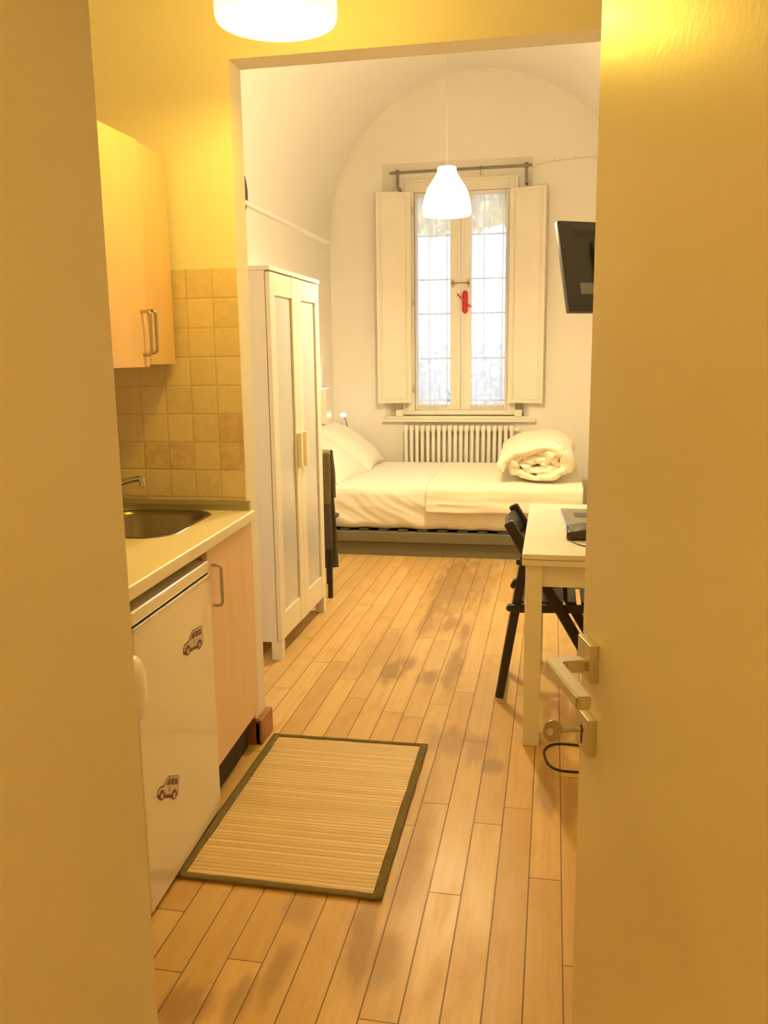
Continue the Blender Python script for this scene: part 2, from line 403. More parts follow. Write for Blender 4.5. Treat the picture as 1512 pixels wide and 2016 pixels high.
# window wall with a splayed niche
N0, N1, NZ0, NZ1 = -1.462, -.203, .865, 3.0
B0, B1, BZ1 = -1.385, -.275, 2.935
YB = YF+.11
m = MB()
m.plate([(XL-.2, YF, 0), (XR+.2, YF, 0), (XR+.2, YF, 3.9), (XL-.2, YF, 3.9)], [[(N0, YF, NZ0), (N1, YF, NZ0), (N1, YF, NZ1), (N0, YF, NZ1)]], (0, .02, 0))
for a, b, c, d in (((N0, YF, NZ0), (N0, YF, NZ1), (B0, YB, BZ1), (B0, YB, NZ0)), ((N1, YF, NZ0), (N1, YF, NZ1), (B1, YB, BZ1), (B1, YB, NZ0)), ((N0, YF, NZ1), (N1, YF, NZ1), (B1, YB, BZ1), (B0, YB, BZ1)), ((N0, YF, NZ0), (N1, YF, NZ0), (B1, YB, NZ0), (B0, YB, NZ0))):
    m.poly((a, b, c, d))
m.plate([(XL-.2, YB, 0), (XR+.2, YB, 0), (XR+.2, YB, 3.9), (XL-.2, YB, 3.9)], [[(-1.25, YB, .93), (-.36, YB, .93), (-.36, YB, 2.80), (-1.25, YB, 2.80)]], (0, .30, 0))
struct('wall_far', m, M['plaster_bed'], smooth=False)
# window
win = bpy.data.objects.new('window_1', None); COL.objects.link(win); win.location = (-.8, YF+.06, .93); BASE['window_1'] = V(win.location)
win['kind'] = 'structure'; win['label'] = 'tall white double casement window with open shutters'
def rect_frame(mb, x0, x1, z0, z1, wl, wr, wb, wt, y0, y1, bev=.003):
    mb.box(x0, x0+wl, y0, y1, z0, z1, bev); mb.box(x1-wr, x1, y0, y1, z0, z1, bev)
    mb.box(x0+wl, x1-wr, y0, y1, z0, z0+wb, bev); mb.box(x0+wl, x1-wr, y0, y1, z1-wt, z1, bev)
m = MB(); rect_frame(m, -1.292, -.335, .905, 2.855, .092, .06, .03, .085, YF+.055, YB+.06)
rect_frame(m, -1.305, -.322, .895, 2.87, .022, .022, .02, .022, YF+.045, YB, .002)
obj('window_frame', m, M['winpaint'], win)
for x0, x1, wl, wr in ((-1.20, -.799, .027, .093), (-.795, -.395, .088, .027)):
    m = MB(); rect_frame(m, x0, x1, .937, 2.768, wl, wr, .047, .038, YF+.065, YF+.105, .005)
    xc = x1-.012 if x0 < -1 else x0+.012
    m.box(xc-.012, xc+.012, YF+.055, YF+.07, .94, 2.765, .003)
    s = obj('window_sash', m, M['winpaint'], win)
    obj('window_pane', MB().box(x0+wl-.004, x1-wr+.004, YF+.084, YF+.088, .98, 2.735), M['glass'], s, smooth=False)
m = MB()
hp = (-.762, YF+.05, 1.858)
m.tube([(hp[0], hp[1], hp[2]-.072), (hp[0], hp[1], hp[2]+.072)], .024, 16); m.sphere((hp[0], hp[1], hp[2]+.072), .024); m.sphere((hp[0], hp[1], hp[2]-.072), .024)
m.bar((hp[0]-.062, hp[1]-.03, hp[2]+.066), (hp[0]+.055, hp[1]-.03, hp[2]-.045), .016, .016, (0, 1, 0), .004)
o = obj('handle', m, M['red'], win); o['label'] = 'red window handle'
m = MB()
for x in (-.868, -.735):
    m.box(x-.010, x+.010, YF+.045, YF+.068, 1.985, 2.045, .003); m.sphere((x, YF+.042, 2.015), .012)
m.tube([(-.868, YF+.042, 2.017), (-.735, YF+.042, 2.017)], .004, 8)
obj('latch', m, M['brass'], win)
for x in (-1.21, -.385):
    for z in (2.62, 1.86, 1.12): obj('hinge', MB().tube([(x, YF+.045, z-.03), (x, YF+.045, z+.03)], .006, 8), M['nickel'], win)
def shutter(hx, hy, fx, fy, z0, z1):
    d = V((fx-hx, fy-hy, 0)); W = d.length; d.normalize(); nrm = V((d.y, -d.x, 0))
    if nrm.y > 0: nrm = -nrm
    Mx = Matrix(((d.x, nrm.x, 0, hx), (d.y, nrm.y, 0, hy), (0, 0, 1, 0), (0, 0, 0, 1)))
    m = MB(); m.box(0, W, -.014, .014, z0, z1, .003, M=Mx)
    s = obj('shutter', m, M['winpaint'], win)
    m = MB()
    b = .028
    for (x0, x1, a0, a1) in ((b, b+.012, z0+b, z1-b), (W-b-.012, W-b, z0+b, z1-b), (b+.012, W-b-.012, z0+b, z0+b+.012), (b+.012, W-b-.012, z1-b-.012, z1-b)):
        m.box(x0, x1, .0135, .020, a0, a1, .003, M=Mx)
    b = .046
    m.box(b, W-b, .0135, .0165, z0+b, z1-b, .002, M=Mx)
    obj('shutter_panel', m, M['winpaint'], s)
    # dark outline in the rebate
shutter(-1.222, 7.528, -1.500, 7.43, 1.004, 2.762)
shutter(-.379, 7.528, -.087, 7.46, 1.002, 2.756)
m = MB(); m.box(-1.475, -.145, YF-.055, YF+.06, .838, .862, .004); m.box(-1.45, -.175, YF-.012, YF+.05, .862, .885, .003)
m.box(-1.36, -1.30, YF-.02, YF+.06, .885, .94, .003); m.box(-.325, -.262, YF-.02, YF+.06, .885, .94, .003)
struct('trim_2', m, M['winpaint'], 'white window sill board')

# curtains
def curtain(x0, x1, z0, z1, taper, label, nf, ph):
    y = YF+.035
    def fn(u, v):
        z = z1+(z0-z1)*v
        xa, xb = x0+.004*sin(6*v+ph), x1-taper*v*v+.006*sin(9*v+ph*2)
        x = xa+(xb-xa)*u
        f = sin(u*nf*2*pi+ph+1.2*sin(3*v+ph))*.007*(.5+.5*v)+.004*sin(u*nf*4.7*pi+ph*3)
        return (x, y+f-.004*v, z+.006*sin(u*9+ph)*v)
    m = MB(); m.grid(fn, 60, 40)
    m.tube([(x0-.004, y, z1-.004), (x1+.004, y, z1-.004)], .004, 8)
    o = obj('curtain', m, M['sheer']); tag(o, label, 'curtain', 'sheer curtains on the window sashes'); origin(o, ((x0+x1)/2, y, z0))
curtain(-1.178, -.882, .962, 2.735, .03, 'sheer white curtain on the left casement pane, next to the dark middle stile', 5, .4)
curtain(-.712, -.417, .962, 2.735, .012, 'sheer white curtain on the right casement pane, beside the red handle', 5, 2.1)

# curtain rod
t = thing('curtain_rod', 'dark iron curtain rod above the window', 'curtain rod', (-.79, 7.45, 2.91))
m = MB(); m.tube([(-1.378, 7.45, 2.905), (-.208, 7.45, 2.912)], .0115, 12)
obj('rod', m, M['rod'], t)
for x, z in ((-1.312, 2.906), (-.254, 2.912)):
    m = MB(); m.box(x-.013, x+.013, 7.444, 7.456, z-.135, z+.022, .002); m.box(x-.010, x+.010, 7.45, 7.60, z-.125, z-.105, .002)
    m.tube([(x-.016, 7.45, z), (x+.016, 7.45, z)], .017, 14)
    obj('bracket', m, M['rod'], t)
m = MB(); m.tube([(-.625+.0*cos(a), 7.45+.016*cos(a), 2.909+.016*sin(a)) for a in [2*pi*i/16 for i in range(17)]], .003, 8, False); m.bar((-.625, 7.45, 2.892), (-.625, 7.45, 2.855), .006, .006, (0, 1, 0))
obj('ring', m, M['rod'], t)
# thin cable along the window wall
pts = [(-.27, 7.53, 2.80), (-.255, 7.535, 2.86), (-.22, 7.54, 2.90), (-.17, YF-.005, 2.93), (-.10, YF-.005, 2.948), (0, YF-.005, 2.956), (.15, YF-.005, 2.966), (.35, YF-.005, 2.972), (XR, YF-.005, 2.985)]
m = MB(); m.tube(pts, .004, 8)
for x in (-.03, .13, .29, .45): m.box(x-.005, x+.005, YF-.012, YF, 2.966, 2.982, .002)
tag(obj('wall_cable', m, M['whitewire']), 'thin white cable clipped along the window wall above the television', 'cable')

# radiator
t = thing('radiator', 'white cast iron column radiator under the window', 'radiator', (-.8, 7.47, 0))
n = 20; x0 = -1.255; dx = (.912)/(n-1)
for i in range(n):
    x = x0+dx*i
    m = MB()
    m.box(x-.0150, x+.0150, 7.42, 7.512, .11, .80, .012, 3)
    m.box(x-.0195, x+.0195, 7.418, 7.514, .752, .814, .018, 3); m.box(x-.0195, x+.0195, 7.418, 7.514, .10, .155, .018, 3)
    m.box(x-.0235, x+.0235, 7.45, 7.48, .765, .795, .010, 2)
    obj('section', m, M['radiator'], t)
m = MB(); m.tube([(x0+dx*(n-1)+.02, 7.465, .78), (x0+dx*(n-1)+.05, 7.465, .78)], .014, 12); m.sphere((x0+dx*(n-1)+.055, 7.465, .78), .018)
obj('valve', m, M['radiator'], t)
for x in (x0, x0+.912): obj('foot', MB().box(x-.01, x+.01, 7.43, 7.50, 0, .11, .003), M['radiator'], t)

# ------------------------------------------------------------------ bed
def rounded_box(x0, x1, y0, y1, z0, z1, r, cuts, disp=None):
    b = bmesh.new(); bmesh.ops.create_cube(b, size=2.0)
    bmesh.ops.subdivide_edges(b, edges=list(b.edges), cuts=cuts, use_grid_fill=True)
    c = V(((x0+x1)/2, (y0+y1)/2, (z0+z1)/2)); h = V(((x1-x0)/2, (y1-y0)/2, (z1-z0)/2))
    for v in b.verts:
        q = V((v.co.x*h.x, v.co.y*h.y, v.co.z*h.z))
        inn = V((max(-h.x+r, min(h.x-r, q.x)), max(-h.y+r, min(h.y-r, q.y)), max(-h.z+r, min(h.z-r, q.z))))
        d = q-inn
        nrm = d.normalized() if d.length > 1e-6 else V((0, 0, 1))
        p = c+inn+(nrm*r if d.length > 1e-6 else d)
        if disp: p = p+disp(p, nrm)
        v.co = p
    m = MB(); m._absorb(b)
    for f in m.bm.faces: f.smooth = True
    return m
t = thing('bed', 'low grey-green platform bed under the window', 'bed', (-.8, 5.95, 0))
m = MB(); m.box(-1.86, .215, 5.955, 7.36, 0, .105, .004); obj('platform', m, M['bedframe'], t)
m = MB(); m.box(-1.88, .225, 5.925, 5.985, .105, .178, .006); m.box(-1.88, .225, 7.32, 7.38, .105, .178, .006); m.box(.165, .225, 5.985, 7.32, .105, .178, .006); m.box(-1.88, -1.82, 5.985, 7.32, .105, .178, .006)
obj('bed_rail', m, M['bedframe'], t)
for i in range(14):
    x = -1.78+i*.142
    obj('slat', MB().box(x, x+.07, 5.95, 7.34, .178, .192, .004), M['slat'], t)
obj('headboard', MB().box(-1.92, -1.885, 5.95, 7.36, 0, .62, .006), M['bedframe'], t)
def mdisp(p, n):
    o = V((0, 0, 0))
    front = max(0, min(1, (6.02-p.y)/.09))
    if n.z > .5:
        o.z += .022*max(0, 1-((p.x+.8)/1.2)**2)*max(0, 1-((p.y-6.65)/.75)**2)
        o.z += .004*noise.noise(V((p.x*5, p.y*5, 1)))
        o.z += .006*max(0, noise.noise(V((p.x*2.2+p.y*1.4, p.y*7-p.x*2, 3))))
    if front > 0:
        k = p.x*1.0+p.z*1.5      # diagonal pull folds
        k += .10*noise.noise(V((p.x*3, p.z*5, 31)))
        w = noise.noise(V((k*7, p.z*3.0-p.x*2.0, 5)))+.45*noise.noise(V((k*17, p.z*5, 9)))
        amp = .016 if p.x < -.75 else .008
        o.y -= front*amp*w
        low = max(0, (.36-p.z)/.16)
        o.y += front*low*.018
        if p.z < .24: o.z += front*.010*noise.noise(V((p.x*7, 0, 2)))+front*.006*sin(p.x*23)
    return o
mm = rounded_box(-1.875, .205, 5.93, 7.385, .193, .503, .062, 90, mdisp)
o = obj('mattress', mm, M['linen']); tag(o, 'mattress in a white fitted sheet on the low bed', 'mattress'); origin(o, (-.8, 6.6, .193))
# folded flat sheet lying over the foot half
def sheetfn(u, v):
    x = -.862+u*1.075
    L0 = 1.20; L1 = .17
    s = v*(L0+L1)
    wav = .006*noise.noise(V((x*3, s*22, 2)))+.003*noise.noise(V((x*6, s*50, 8)))
    zt = .513+.022*max(0, 1-((x+.8)/1.2)**2)
    r = .05
    if s < L0-r*.8:
        y = 7.15-s; z = zt+.3*wav+.008; y0 = y
        k = max(0, 1-((y-6.65)/.75)**2); z = .503+.014+.022*max(0, 1-((x+.8)/1.2)**2)*k+.3*wav
    else:
        a = min(1, (s-(L0-r*.8))/(r*1.57))
        ang = a*pi/2
        y = 5.955-r*sin(ang)*.9+.0; z = .514-r*(1-cos(ang))
        rest = max(0, s-(L0-r*.8)-r*1.57)
        z -= rest; y += wav*1.5*min(1, rest*14+.3)-.004
        y = y-.012*min(1, rest*10)
        z += (.012*noise.noise(V((x*2.3, 4, 1)))+.02*max(0, x+.1))*min(1, rest*8)
    e = .004*noise.noise(V((s*6, 0, 3))) if u < .02 else 0
    return (x+e, y, z)
m = MB(); m.grid(sheetfn, 60, 110)
o = obj('bed_sheet', m, M['linen2'], solid=.004); tag(o, 'folded cream sheet spread over the foot half of the mattress', 'sheet'); origin(o, (-.3, 6.4, .52))

# pillows
def pillow(c, w, d, h, rx, ry, rz, label, seed, name='pillow'):
    Rm = Matrix.Rotation(rz, 4, 'Z') @ Matrix.Rotation(ry, 4, 'Y') @ Matrix.Rotation(rx, 4, 'X')
    T = Matrix.Translation(c) @ Rm
    m = MB()
    def fn(sgn):
        def f(u, v):
            a, b = 2*u-1, 2*v-1
            pin = 1-.10*(1-abs(a)**2)*abs(b)**3; pin2 = 1-.10*(1-abs(b)**2)*abs(a)**3
            x = a*w/2*pin2; y = b*d/2*pin
            e = max(0, 1-abs(a)**2.6)*max(0, 1-abs(b)**2.6)
            z = sgn*h/2*(e**.55)
            z += .012*e**.3*noise.noise(V((x*9, y*9, seed)))+.010*(1-e)*noise.noise(V((a*7, b*7, seed+3)))
            cr = max(abs(a), abs(b))
            z += .010*max(0, (cr-.6)/.4)*sin((a*9 if abs(b) > abs(a) else b*9)+seed)*(1-cr)*4
            return T @ V((x, y, z))
        return f
    m.grid(fn(1), 36, 36); m.grid(fn(-1), 36, 36)
    bmesh.ops.remove_doubles(m.bm, verts=m.bm.verts, dist=1e-4)
    o = obj(name, m, M['linen'], angle=80); tag(o, label, 'pillow', 'pillows on the bed'); origin(o, c); return o
pillow(V((-1.660, 6.96, .680)), .60, .76, .21, 0, radians(34), radians(3), 'plump white pillow farther from us on the bed, by the window wall', 2)
pillow(V((-1.675, 6.35, .655)), .56, .68, .17, 0, radians(36), radians(-7), 'white pillow nearer the front edge of the bed, its corner hanging low', 11)

# rolled duvet
def duvet():
    turns = 2.7; NS = 300; NY = 36
    y0, y1 = 6.03, 6.95
    def centre(s, y):
        ang = -.42+s*turns*2*pi
        k = (1-s)
        a = .028+.222*k**.9; b = .014+.112*k**.9
        x = -a*cos(ang); z = b*sin(ang)
        if z > 0: z *= 1+.30*max(-1, min(1, x/.2))*.9
        yf = (y-y0)/(y1-y0)
        wob = (.6*(1-yf)+.25)*min(1, .25+s*2.0)
        x += .045*wob*noise.noise(V((s*30, y*3, 4))); z += .040*wob*noise.noise(V((s*34, y*3, 9)))+.016*wob*noise.noise(V((s*75, y*6, 2)))
        return V((x, 0, z))
    m = MB(); rings = []
    for j in range(NY+1):
        f = j/NY; f = f*f*(3-2*f)*.5+f*.5; y = y0+(y1-y0)*f
        e = min(f, 1-f)
        rnd = sqrt(max(.02, 1-(1-min(1, e/.06))**2))
        ring_o, ring_i = [], []
        for i in range(NS+1):
            s = i/NS
            p = centre(s, y); q = centre(min(1, s+.004), y)-centre(max(0, s-.004), y)
            tn = q.normalized(); nr = V((tn.z, 0, -tn.x))
            th = .035-.014*min(1, s*3.2)
            te = th*rnd*(1+.35*noise.noise(V((s*30, y*5, 1))))*(.5+.5*min(1, (1-s)*12))*min(1, .4+s*25)
            te *= 1+1.35*abs(nr.x)*min(1, s*4)
            te += .010*max(0, .34-s)*noise.noise(V((s*14, y*9, 7)))*rnd
            yy = y+(.05*noise.noise(V((s*16, 3, 2)))+.045*min(1, s*2.5)-.02)*(1-f)
            base = V((-.098, yy, .658+.03*f))
            ring_o.append(m.bm.verts.new(base+p+nr*te)); ring_i.append(m.bm.verts.new(base+p-nr*te))
        rings.append(ring_o+ring_i[::-1])
    n = len(rings[0])
    for j in range(NY):
        for i in range(n):
            m.bm.faces.new((rings[j][i], rings[j][(i+1) % n], rings[j+1][(i+1) % n], rings[j+1][i]))
    for j in (0, NY):
        r = rings[j]; h = n//2
        for i in range(h-1):
            try: m.bm.faces.new((r[i], r[i+1], r[n-2-i], r[n-1-i]))
            except ValueError: pass
    for v in m.bm.verts:
        k = .0
        if v.co.z < .545: v.co.z = .545+(v.co.z-.545)*.10
    return m
o = obj('duvet', duvet(), M['duvet'], angle=180, sub=1); tag(o, 'rolled-up cream duvet at the foot of the bed', 'duvet'); origin(o, (-.1, 6.5, .52))

# bedside shelf + gooseneck lamp + wall uplight
m = MB(); m.box(XL, -1.535, 7.425, YF, .540, .562, .004); tag(origin(obj('wall_shelf', m, M['shelfwood']), (-1.75, 7.48, .54)), 'small wooden shelf in the corner behind the pillows', 'shelf')
t = thing('reading_lamp', 'small lit gooseneck reading lamp in the corner by the pillows', 'lamp', (-1.80, 7.40, .562))
m = MB(); m.lathe([(.0, 0), (.035, 0), (.035, .012), (.01, .018), (0, .018)], (-1.815, 7.47, .563), 20); obj('base', m, M['rod'], t)
m = MB(); pts = []
for i in range(17):
    a = i/16; pts.append((-1.815+.03*a+.055*sin(pi*a)*a, 7.47-.15*a, .575+.33*a)); 
m.tube(pts, .004, 8); obj('neck', m, M['rod'], t)
m = MB(); m.sphere((-1.785, 7.315, .912), .027, .027, .017); obj('lamp_head', m, M['led'], t)
m = MB(); m.tube([(-1.90, 7.44, .80), (-1.87, 7.44, .825), (-1.83, 7.44, .82), (-1.80, 7.44, .78), (-1.79, 7.445, .72), (-1.80, 7.46, .60), (-1.80, 7.48, .566)], .0045, 8); tag(obj('lamp_cord', m, M['wire']), 'brown cord arching up behind the pillow', 'cord')
t = thing('wall_lamp', 'slim wall lamp beside the bed shining upwards', 'lamp', (XL, 7.05, .9))
m = MB(); m.box(XL, XL+.085, 6.98, 6.985, .86, 1.15); m.box(XL, XL+.085, 7.125, 7.13, .86, 1.15); m.box(XL+.080, XL+.085, 6.985, 7.125, .86, 1.15); m.box(XL, XL+.080, 6.985, 7.125, .86, .865); obj('lamp_body', m, M['white'], t, smooth=False)
m = MB(); m.sphere((XL+.042, 7.055, 1.02), .028); obj('bulb', m, M['uplight'], t)

# dark disc on the left wall
m = MB()
prof = [(0, .030), (.05, .030), (.10, .022), (.135, .012), (.148, .004), (.150, 0), (0, 0)]
m.lathe(prof, (0, 0, 0), 40)
o = obj('wall_plate', m, M['straw']); o.data.transform(Matrix.Rotation(radians(90), 4, 'Y')); o.location = (XL+.001, 5.31, 2.43); BASE[o.name] = V(o.location)
tag(o, 'dark round woven plate hung high on the left wall', 'wall decoration')

# ------------------------------------------------------------------ television
t = thing('television', 'black television on a wall arm seen from behind', 'television', (.30, 4.30, 1.8))
n = V((-.48, .86, 0)).normalized(); ax = V((.86, .48, 0)).normalized()
tilt = radians(17)
up = (V((0, 0, 1))*cos(tilt) + n*sin(tilt)).normalized(); nn = ax.cross(up)
if nn.y < 0: nn = -nn
P0 = V((.064, 4.20, 1.612))          # lower left corner
Mt = Matrix(((ax.x, up.x, nn.x, P0.x), (ax.y, up.y, nn.y, P0.y), (ax.z, up.z, nn.z, P0.z), (0, 0, 0, 1)))
m = MB(); m.box(0, .62, 0, .445, -.0, .035, .008, M=Mt); obj('casing', m, M['tvback'], t)
m = MB(); m.box(.16, .46, .12, .34, -.022, .002, .006, M=Mt); obj('back_cover', m, M['tvback'], t)
m = MB(); m.box(.016, .604, .016, .429, .0345, .037, .001, M=Mt); obj('screen', m, M['glossdark'], t)
m = MB(); m.box(.075, .145, .085, .140, -.0015, .001, 0, M=Mt); o = obj('rating_sticker', m, M['tvsticker'], t); o['label'] = 'grey rating sticker'
m = MB()
for i in range(5): m.box(.085, .30, .36+i*.009, .364+i*.009, -.001, .001, 0, M=Mt)
obj('vent', m, M['gap'], t)
m = MB(); c = Mt @ V((.31, .22, -.02)); m.bar(c, (XR-.0, 4.18, c.z), .04, .05, (0, 0, 1), .005); m.box(XR-.02, XR, 4.10, 4.26, c.z-.1, c.z+.1, .004); obj('wall_arm', m, M['black'], t)

# ------------------------------------------------------------------ pendants
def pendant(c, zb, s, ztop, ms, label, col, watts):
    t = thing('pendant_lamp', label, 'lamp', (c[0], c[1], zb), group='white bell pendant lamps')
    h = .252*s; pr = [(0, .050), (.06, .052), (.13, .056), (.20, .067), (.28, .080), (.36, .094), (.43, .105), (.52, .115), (.62, .123), (.72, .129), (.80, .133), (.90, .1355), (.97, .1345), (1, .132)]
    out = [(r*s, h*(1-q)) for q, r in pr]; inn = [((r-.004)*s, h*(1-q)) for q, r in pr][::-1]
    m = MB(); m.lathe(out+inn, (c[0], c[1], zb), 56, True); obj('shade', m, ms, t)
    m = MB(); m.lathe([(0, h+.02), (.012, h+.02), (.022, h+.004), (.046*s, h+.001), (.046*s, h-.008), (0, h-.008)], (c[0], c[1], zb), 28); obj('cap', m, M['white'], t)
    m = MB(); m.tube([(c[0], c[1], zb+h+.01), (c[0], c[1], ztop)], .0032, 8); obj('cord', m, M['whitewire'], t)
    m = MB(); m.lathe([(0, 0), (.05, 0), (.045, -.03), (.01, -.045), (0, -.045)], (c[0], c[1], ztop), 28); obj('ceiling_rose', m, M['white'], t)
    m = MB(); m.sphere((c[0], c[1], zb+.115), .03, .03, .04); obj('bulb', m, ms, t)
    L = bpy.data.lights.new('bulb_light', 'POINT'); L.energy = watts; L.color = col; L.shadow_soft_size = .03
    lo = bpy.data.objects.new('bulb_light', L); COL.objects.link(lo); lo.location = (c[0], c[1], zb+.03)
    return t
pendant((-.731, 2.35), 2.287, 1.18, 3.0, M['shade1'], 'lit white bell pendant lamp hanging in the kitchen, cut by the photo top', LC1, 13.5)
pendant((-.604, 5.0), 2.183, 1.0, cz+1.02*R-.005, M['shade2'], 'lit white bell pendant lamp hanging in front of the bedroom window', LC2, 84)

# unseen lamp added in the hallway to brighten the left wall and door
L = bpy.data.lights.new('hall_fill_light', 'POINT'); L.energy = 25; L.color = (1, .63, .12); L.shadow_soft_size = .12
lo = bpy.data.objects.new('hall_fill_light', L); COL.objects.link(lo); lo.location = (.1, -.55, 2.5)
# ------------------------------------------------------------------ entry door
E0 = V((.047, 1.17, 0)); dh = V((.2807, -.9598, 0)); nd = V((-.9598, -.2807, 0))
Md = Matrix(((dh.x, nd.x, 0, E0.x), (dh.y, nd.y, 0, E0.y), (0, 0, 1, 0), (0, 0, 0, 1)))   # s along leaf to the hinge, o out of the face, z
door = bpy.data.objects.new('door_1', None); COL.objects.link(door); door.location = E0+dh*.81; BASE['door_1'] = V(door.location); door['kind'] = 'structure'; door['label'] = 'plain beige entry door standing open'
obj('door_leaf', MB().box(0, .81, -.045, 0, .006, 2.09, .0015, M=Md), M['door_paint'], door)
def dbar(m, p0, p1, w, h, up, bev): m.bar(Md @ V(p0), Md @ V(p1), w, h, up, bev)
zc = 1.027
h = obj('handle', MB().box(.016, .068, 0, .012, zc-.026, zc+.026, .0012, M=Md), M['nickel'], door); h['label'] = 'satin nickel lever handle on a square rosette'
m = MB()
# neck + lever drawn in plan, then given height
zl0, zl1 = 1.011, 1.028
plan = [(.033, .012), (.033, .056), (.0365, .062), (.168, .062), (.172, .0595), (.172, .0455), (.168, .043), (.058, .043), (.053, .039), (.053, .012)]
b = bmesh.new(); vs = [b.verts.new((x, y, zl0)) for x, y in plan]; f = b.faces.new(vs)
r = bmesh.ops.extrude_face_region(b, geom=[f]); bmesh.ops.translate(b, vec=(0, 0, zl1-zl0), verts=[g for g in r['geom'] if isinstance(g, bmesh.types.BMVert)])
bmesh.ops.recalc_face_normals(b, faces=b.faces)
bmesh.ops.bevel(b, geom=[e for e in b.edges if e.calc_face_angle(0) > .5], offset=.0022, segments=2, affect='EDGES')
m._absorb(b, Md); obj('lever', m, M['nickel'], h)
m = MB(); m.tube([Md @ V((.043, .012, 1.0195)), Md @ V((.043, .017, 1.0195))], .0080, 20); obj('collar', m, M['nickel'], h)
zk = .924
e = obj('lock_plate', MB().box(.016, .068, 0, .012, zk-.026, zk+.026, .0012, M=Md), M['nickel'], door)
m = MB(); m.box(.0405, .0455, .0118, .0124, zk-.016, zk+.009, 0, M=Md); m.tube([Md @ V((.043, .0118, zk+.004)), Md @ V((.043, .0125, zk+.004))], .006, 16); obj('keyhole', m, M['gap'], e)
t = thing('key', 'metal key with a round bow sticking out of the door lock', 'key', tuple(Md @ V((.043, .0125, zk+.003))))
m = MB(); m.tube([Md @ V((.043, .002, zk+.003)), Md @ V((.043, .040, zk+.003))], .0026, 12); obj('key_shaft', m, M['steel'], t)
b = bmesh.new()
ring = [(.0, 0)]
pl = [(.052+.0130*cos(a), .0155*sin(a)) for a in [2*pi*i/32 for i in range(32)]]
hl = [(.056+.0048*cos(a), .0052*sin(a)) for a in [2*pi*i/14 for i in range(14)]]
m = MB(); bx = bmesh.new(); es = []
for loop in (pl, hl):
    vs = [bx.verts.new((0, y, z)) for y, z in loop]
    for i in range(len(vs)): es.append(bx.edges.new((vs[i], vs[(i+1) % len(vs)])))
bmesh.ops.triangle_fill(bx, edges=es, use_beauty=True)
r = bmesh.ops.extrude_face_region(bx, geom=list(bx.faces)); bmesh.ops.translate(bx, vec=(.0024, 0, 0), verts=[g for g in r['geom'] if isinstance(g, bmesh.types.BMVert)])
m._absorb(bx, Md @ Matrix.Translation((.043-.0012, 0, zk+.003)) @ Matrix.Rotation(0, 4, 'Y')); obj('key_bow', m, M['steel'], t)
b.free()

# ------------------------------------------------------------------ kitchen run (built straight, then turned with the wall)
def d_handle(p, mb, z0, z1, outx=.030, y=None, r=.0052):
    x, y0, _ = p
    mb.tube([(x-.004, y0, z1), (x+outx-.012, y0, z1), (x+outx-.004, y0, z1-.003), (x+outx, y0, z1-.011), (x+outx, y0, z0+.011), (x+outx-.004, y0, z0+.003), (x+outx-.012, y0, z0), (x-.004, y0, z0)], r, 12)
# wall cabinet
t = thing('wall_cabinet', 'peach wall cabinet with two doors above the sink', 'cabinet', (-1.46, 2.57, 1.405), kitchen=True)
obj('body', MB().box(-1.628, -1.310, 2.262, 2.862, 1.405, 2.082, .001), M['laminate'], t)
for (ya, yb, hy, dz, rot) in ((2.603, 2.862, 2.640, 0, 0), (2.290, 2.600, 2.562, -.006, radians(-3.6))):
    Mr = Matrix.Translation((-1.309, ya, 0)) @ Matrix.Rotation(rot, 4, 'Z') @ Matrix.Translation((1.309, -ya, 0))
    d = obj('cabinet_door', MB().box(-1.309, -1.291, ya, yb, 1.404+dz, 2.084+dz, .0012, M=Mr), M['laminate'], t)
    m = MB(); d_handle((-1.291, hy, 0), m, 1.442+dz, 1.574+dz)
    bmesh.ops.transform(m.bm, matrix=Mr, verts=m.bm.verts)
    obj('door_handle', m, M['steel'], d)
# worktop with the sink cut-out
def rrect(x0, x1, y0, y1, r, z, n=8):
    pts = []
    for cx_, cy_, a0 in ((x1-r, y1-r, 0), (x0+r, y1-r, pi/2), (x0+r, y0+r, pi), (x1-r, y0+r, 3*pi/2)):
        for i in range(n+1):
            a = a0+pi/2*i/n; pts.append((cx_+r*cos(a), cy_+r*sin(a), z))
    return pts
SX0, SX1, SY0, SY1 = -1.53, -1.150, 2.360, 2.838
t = thing('worktop', 'pale laminate kitchen worktop over the fridge', 'worktop', (-1.33, 2.2, .853), kitchen=True)
m = MB(); m.plate([(-1.628, 1.25, .8535), (-1.036, 1.25, .8535), (-1.036, 2.868, .8535), (-1.628, 2.868, .8535)], [rrect(SX0+.016, SX1-.016, SY0+.016, SY1-.016, .085, .8535)], (0, 0, .038))
obj('slab', m, M['worktop'], t, smooth=False)
m = MB(); m.box(-1.044, -1.029, 1.25, 2.868, .8533, .8916, .006, 3); obj('front_edge', m, M['worktop'], t)
m = MB(); m.prism([(-1.62, 2.868, .8915), (-1.62, 2.846, .8915), (-1.62, 2.846, .912), (-1.62, 2.853, .924), (-1.62, 2.868, .924)], (.575, 0, 0)); obj('upstand', m, M['alu'], t, smooth=False)
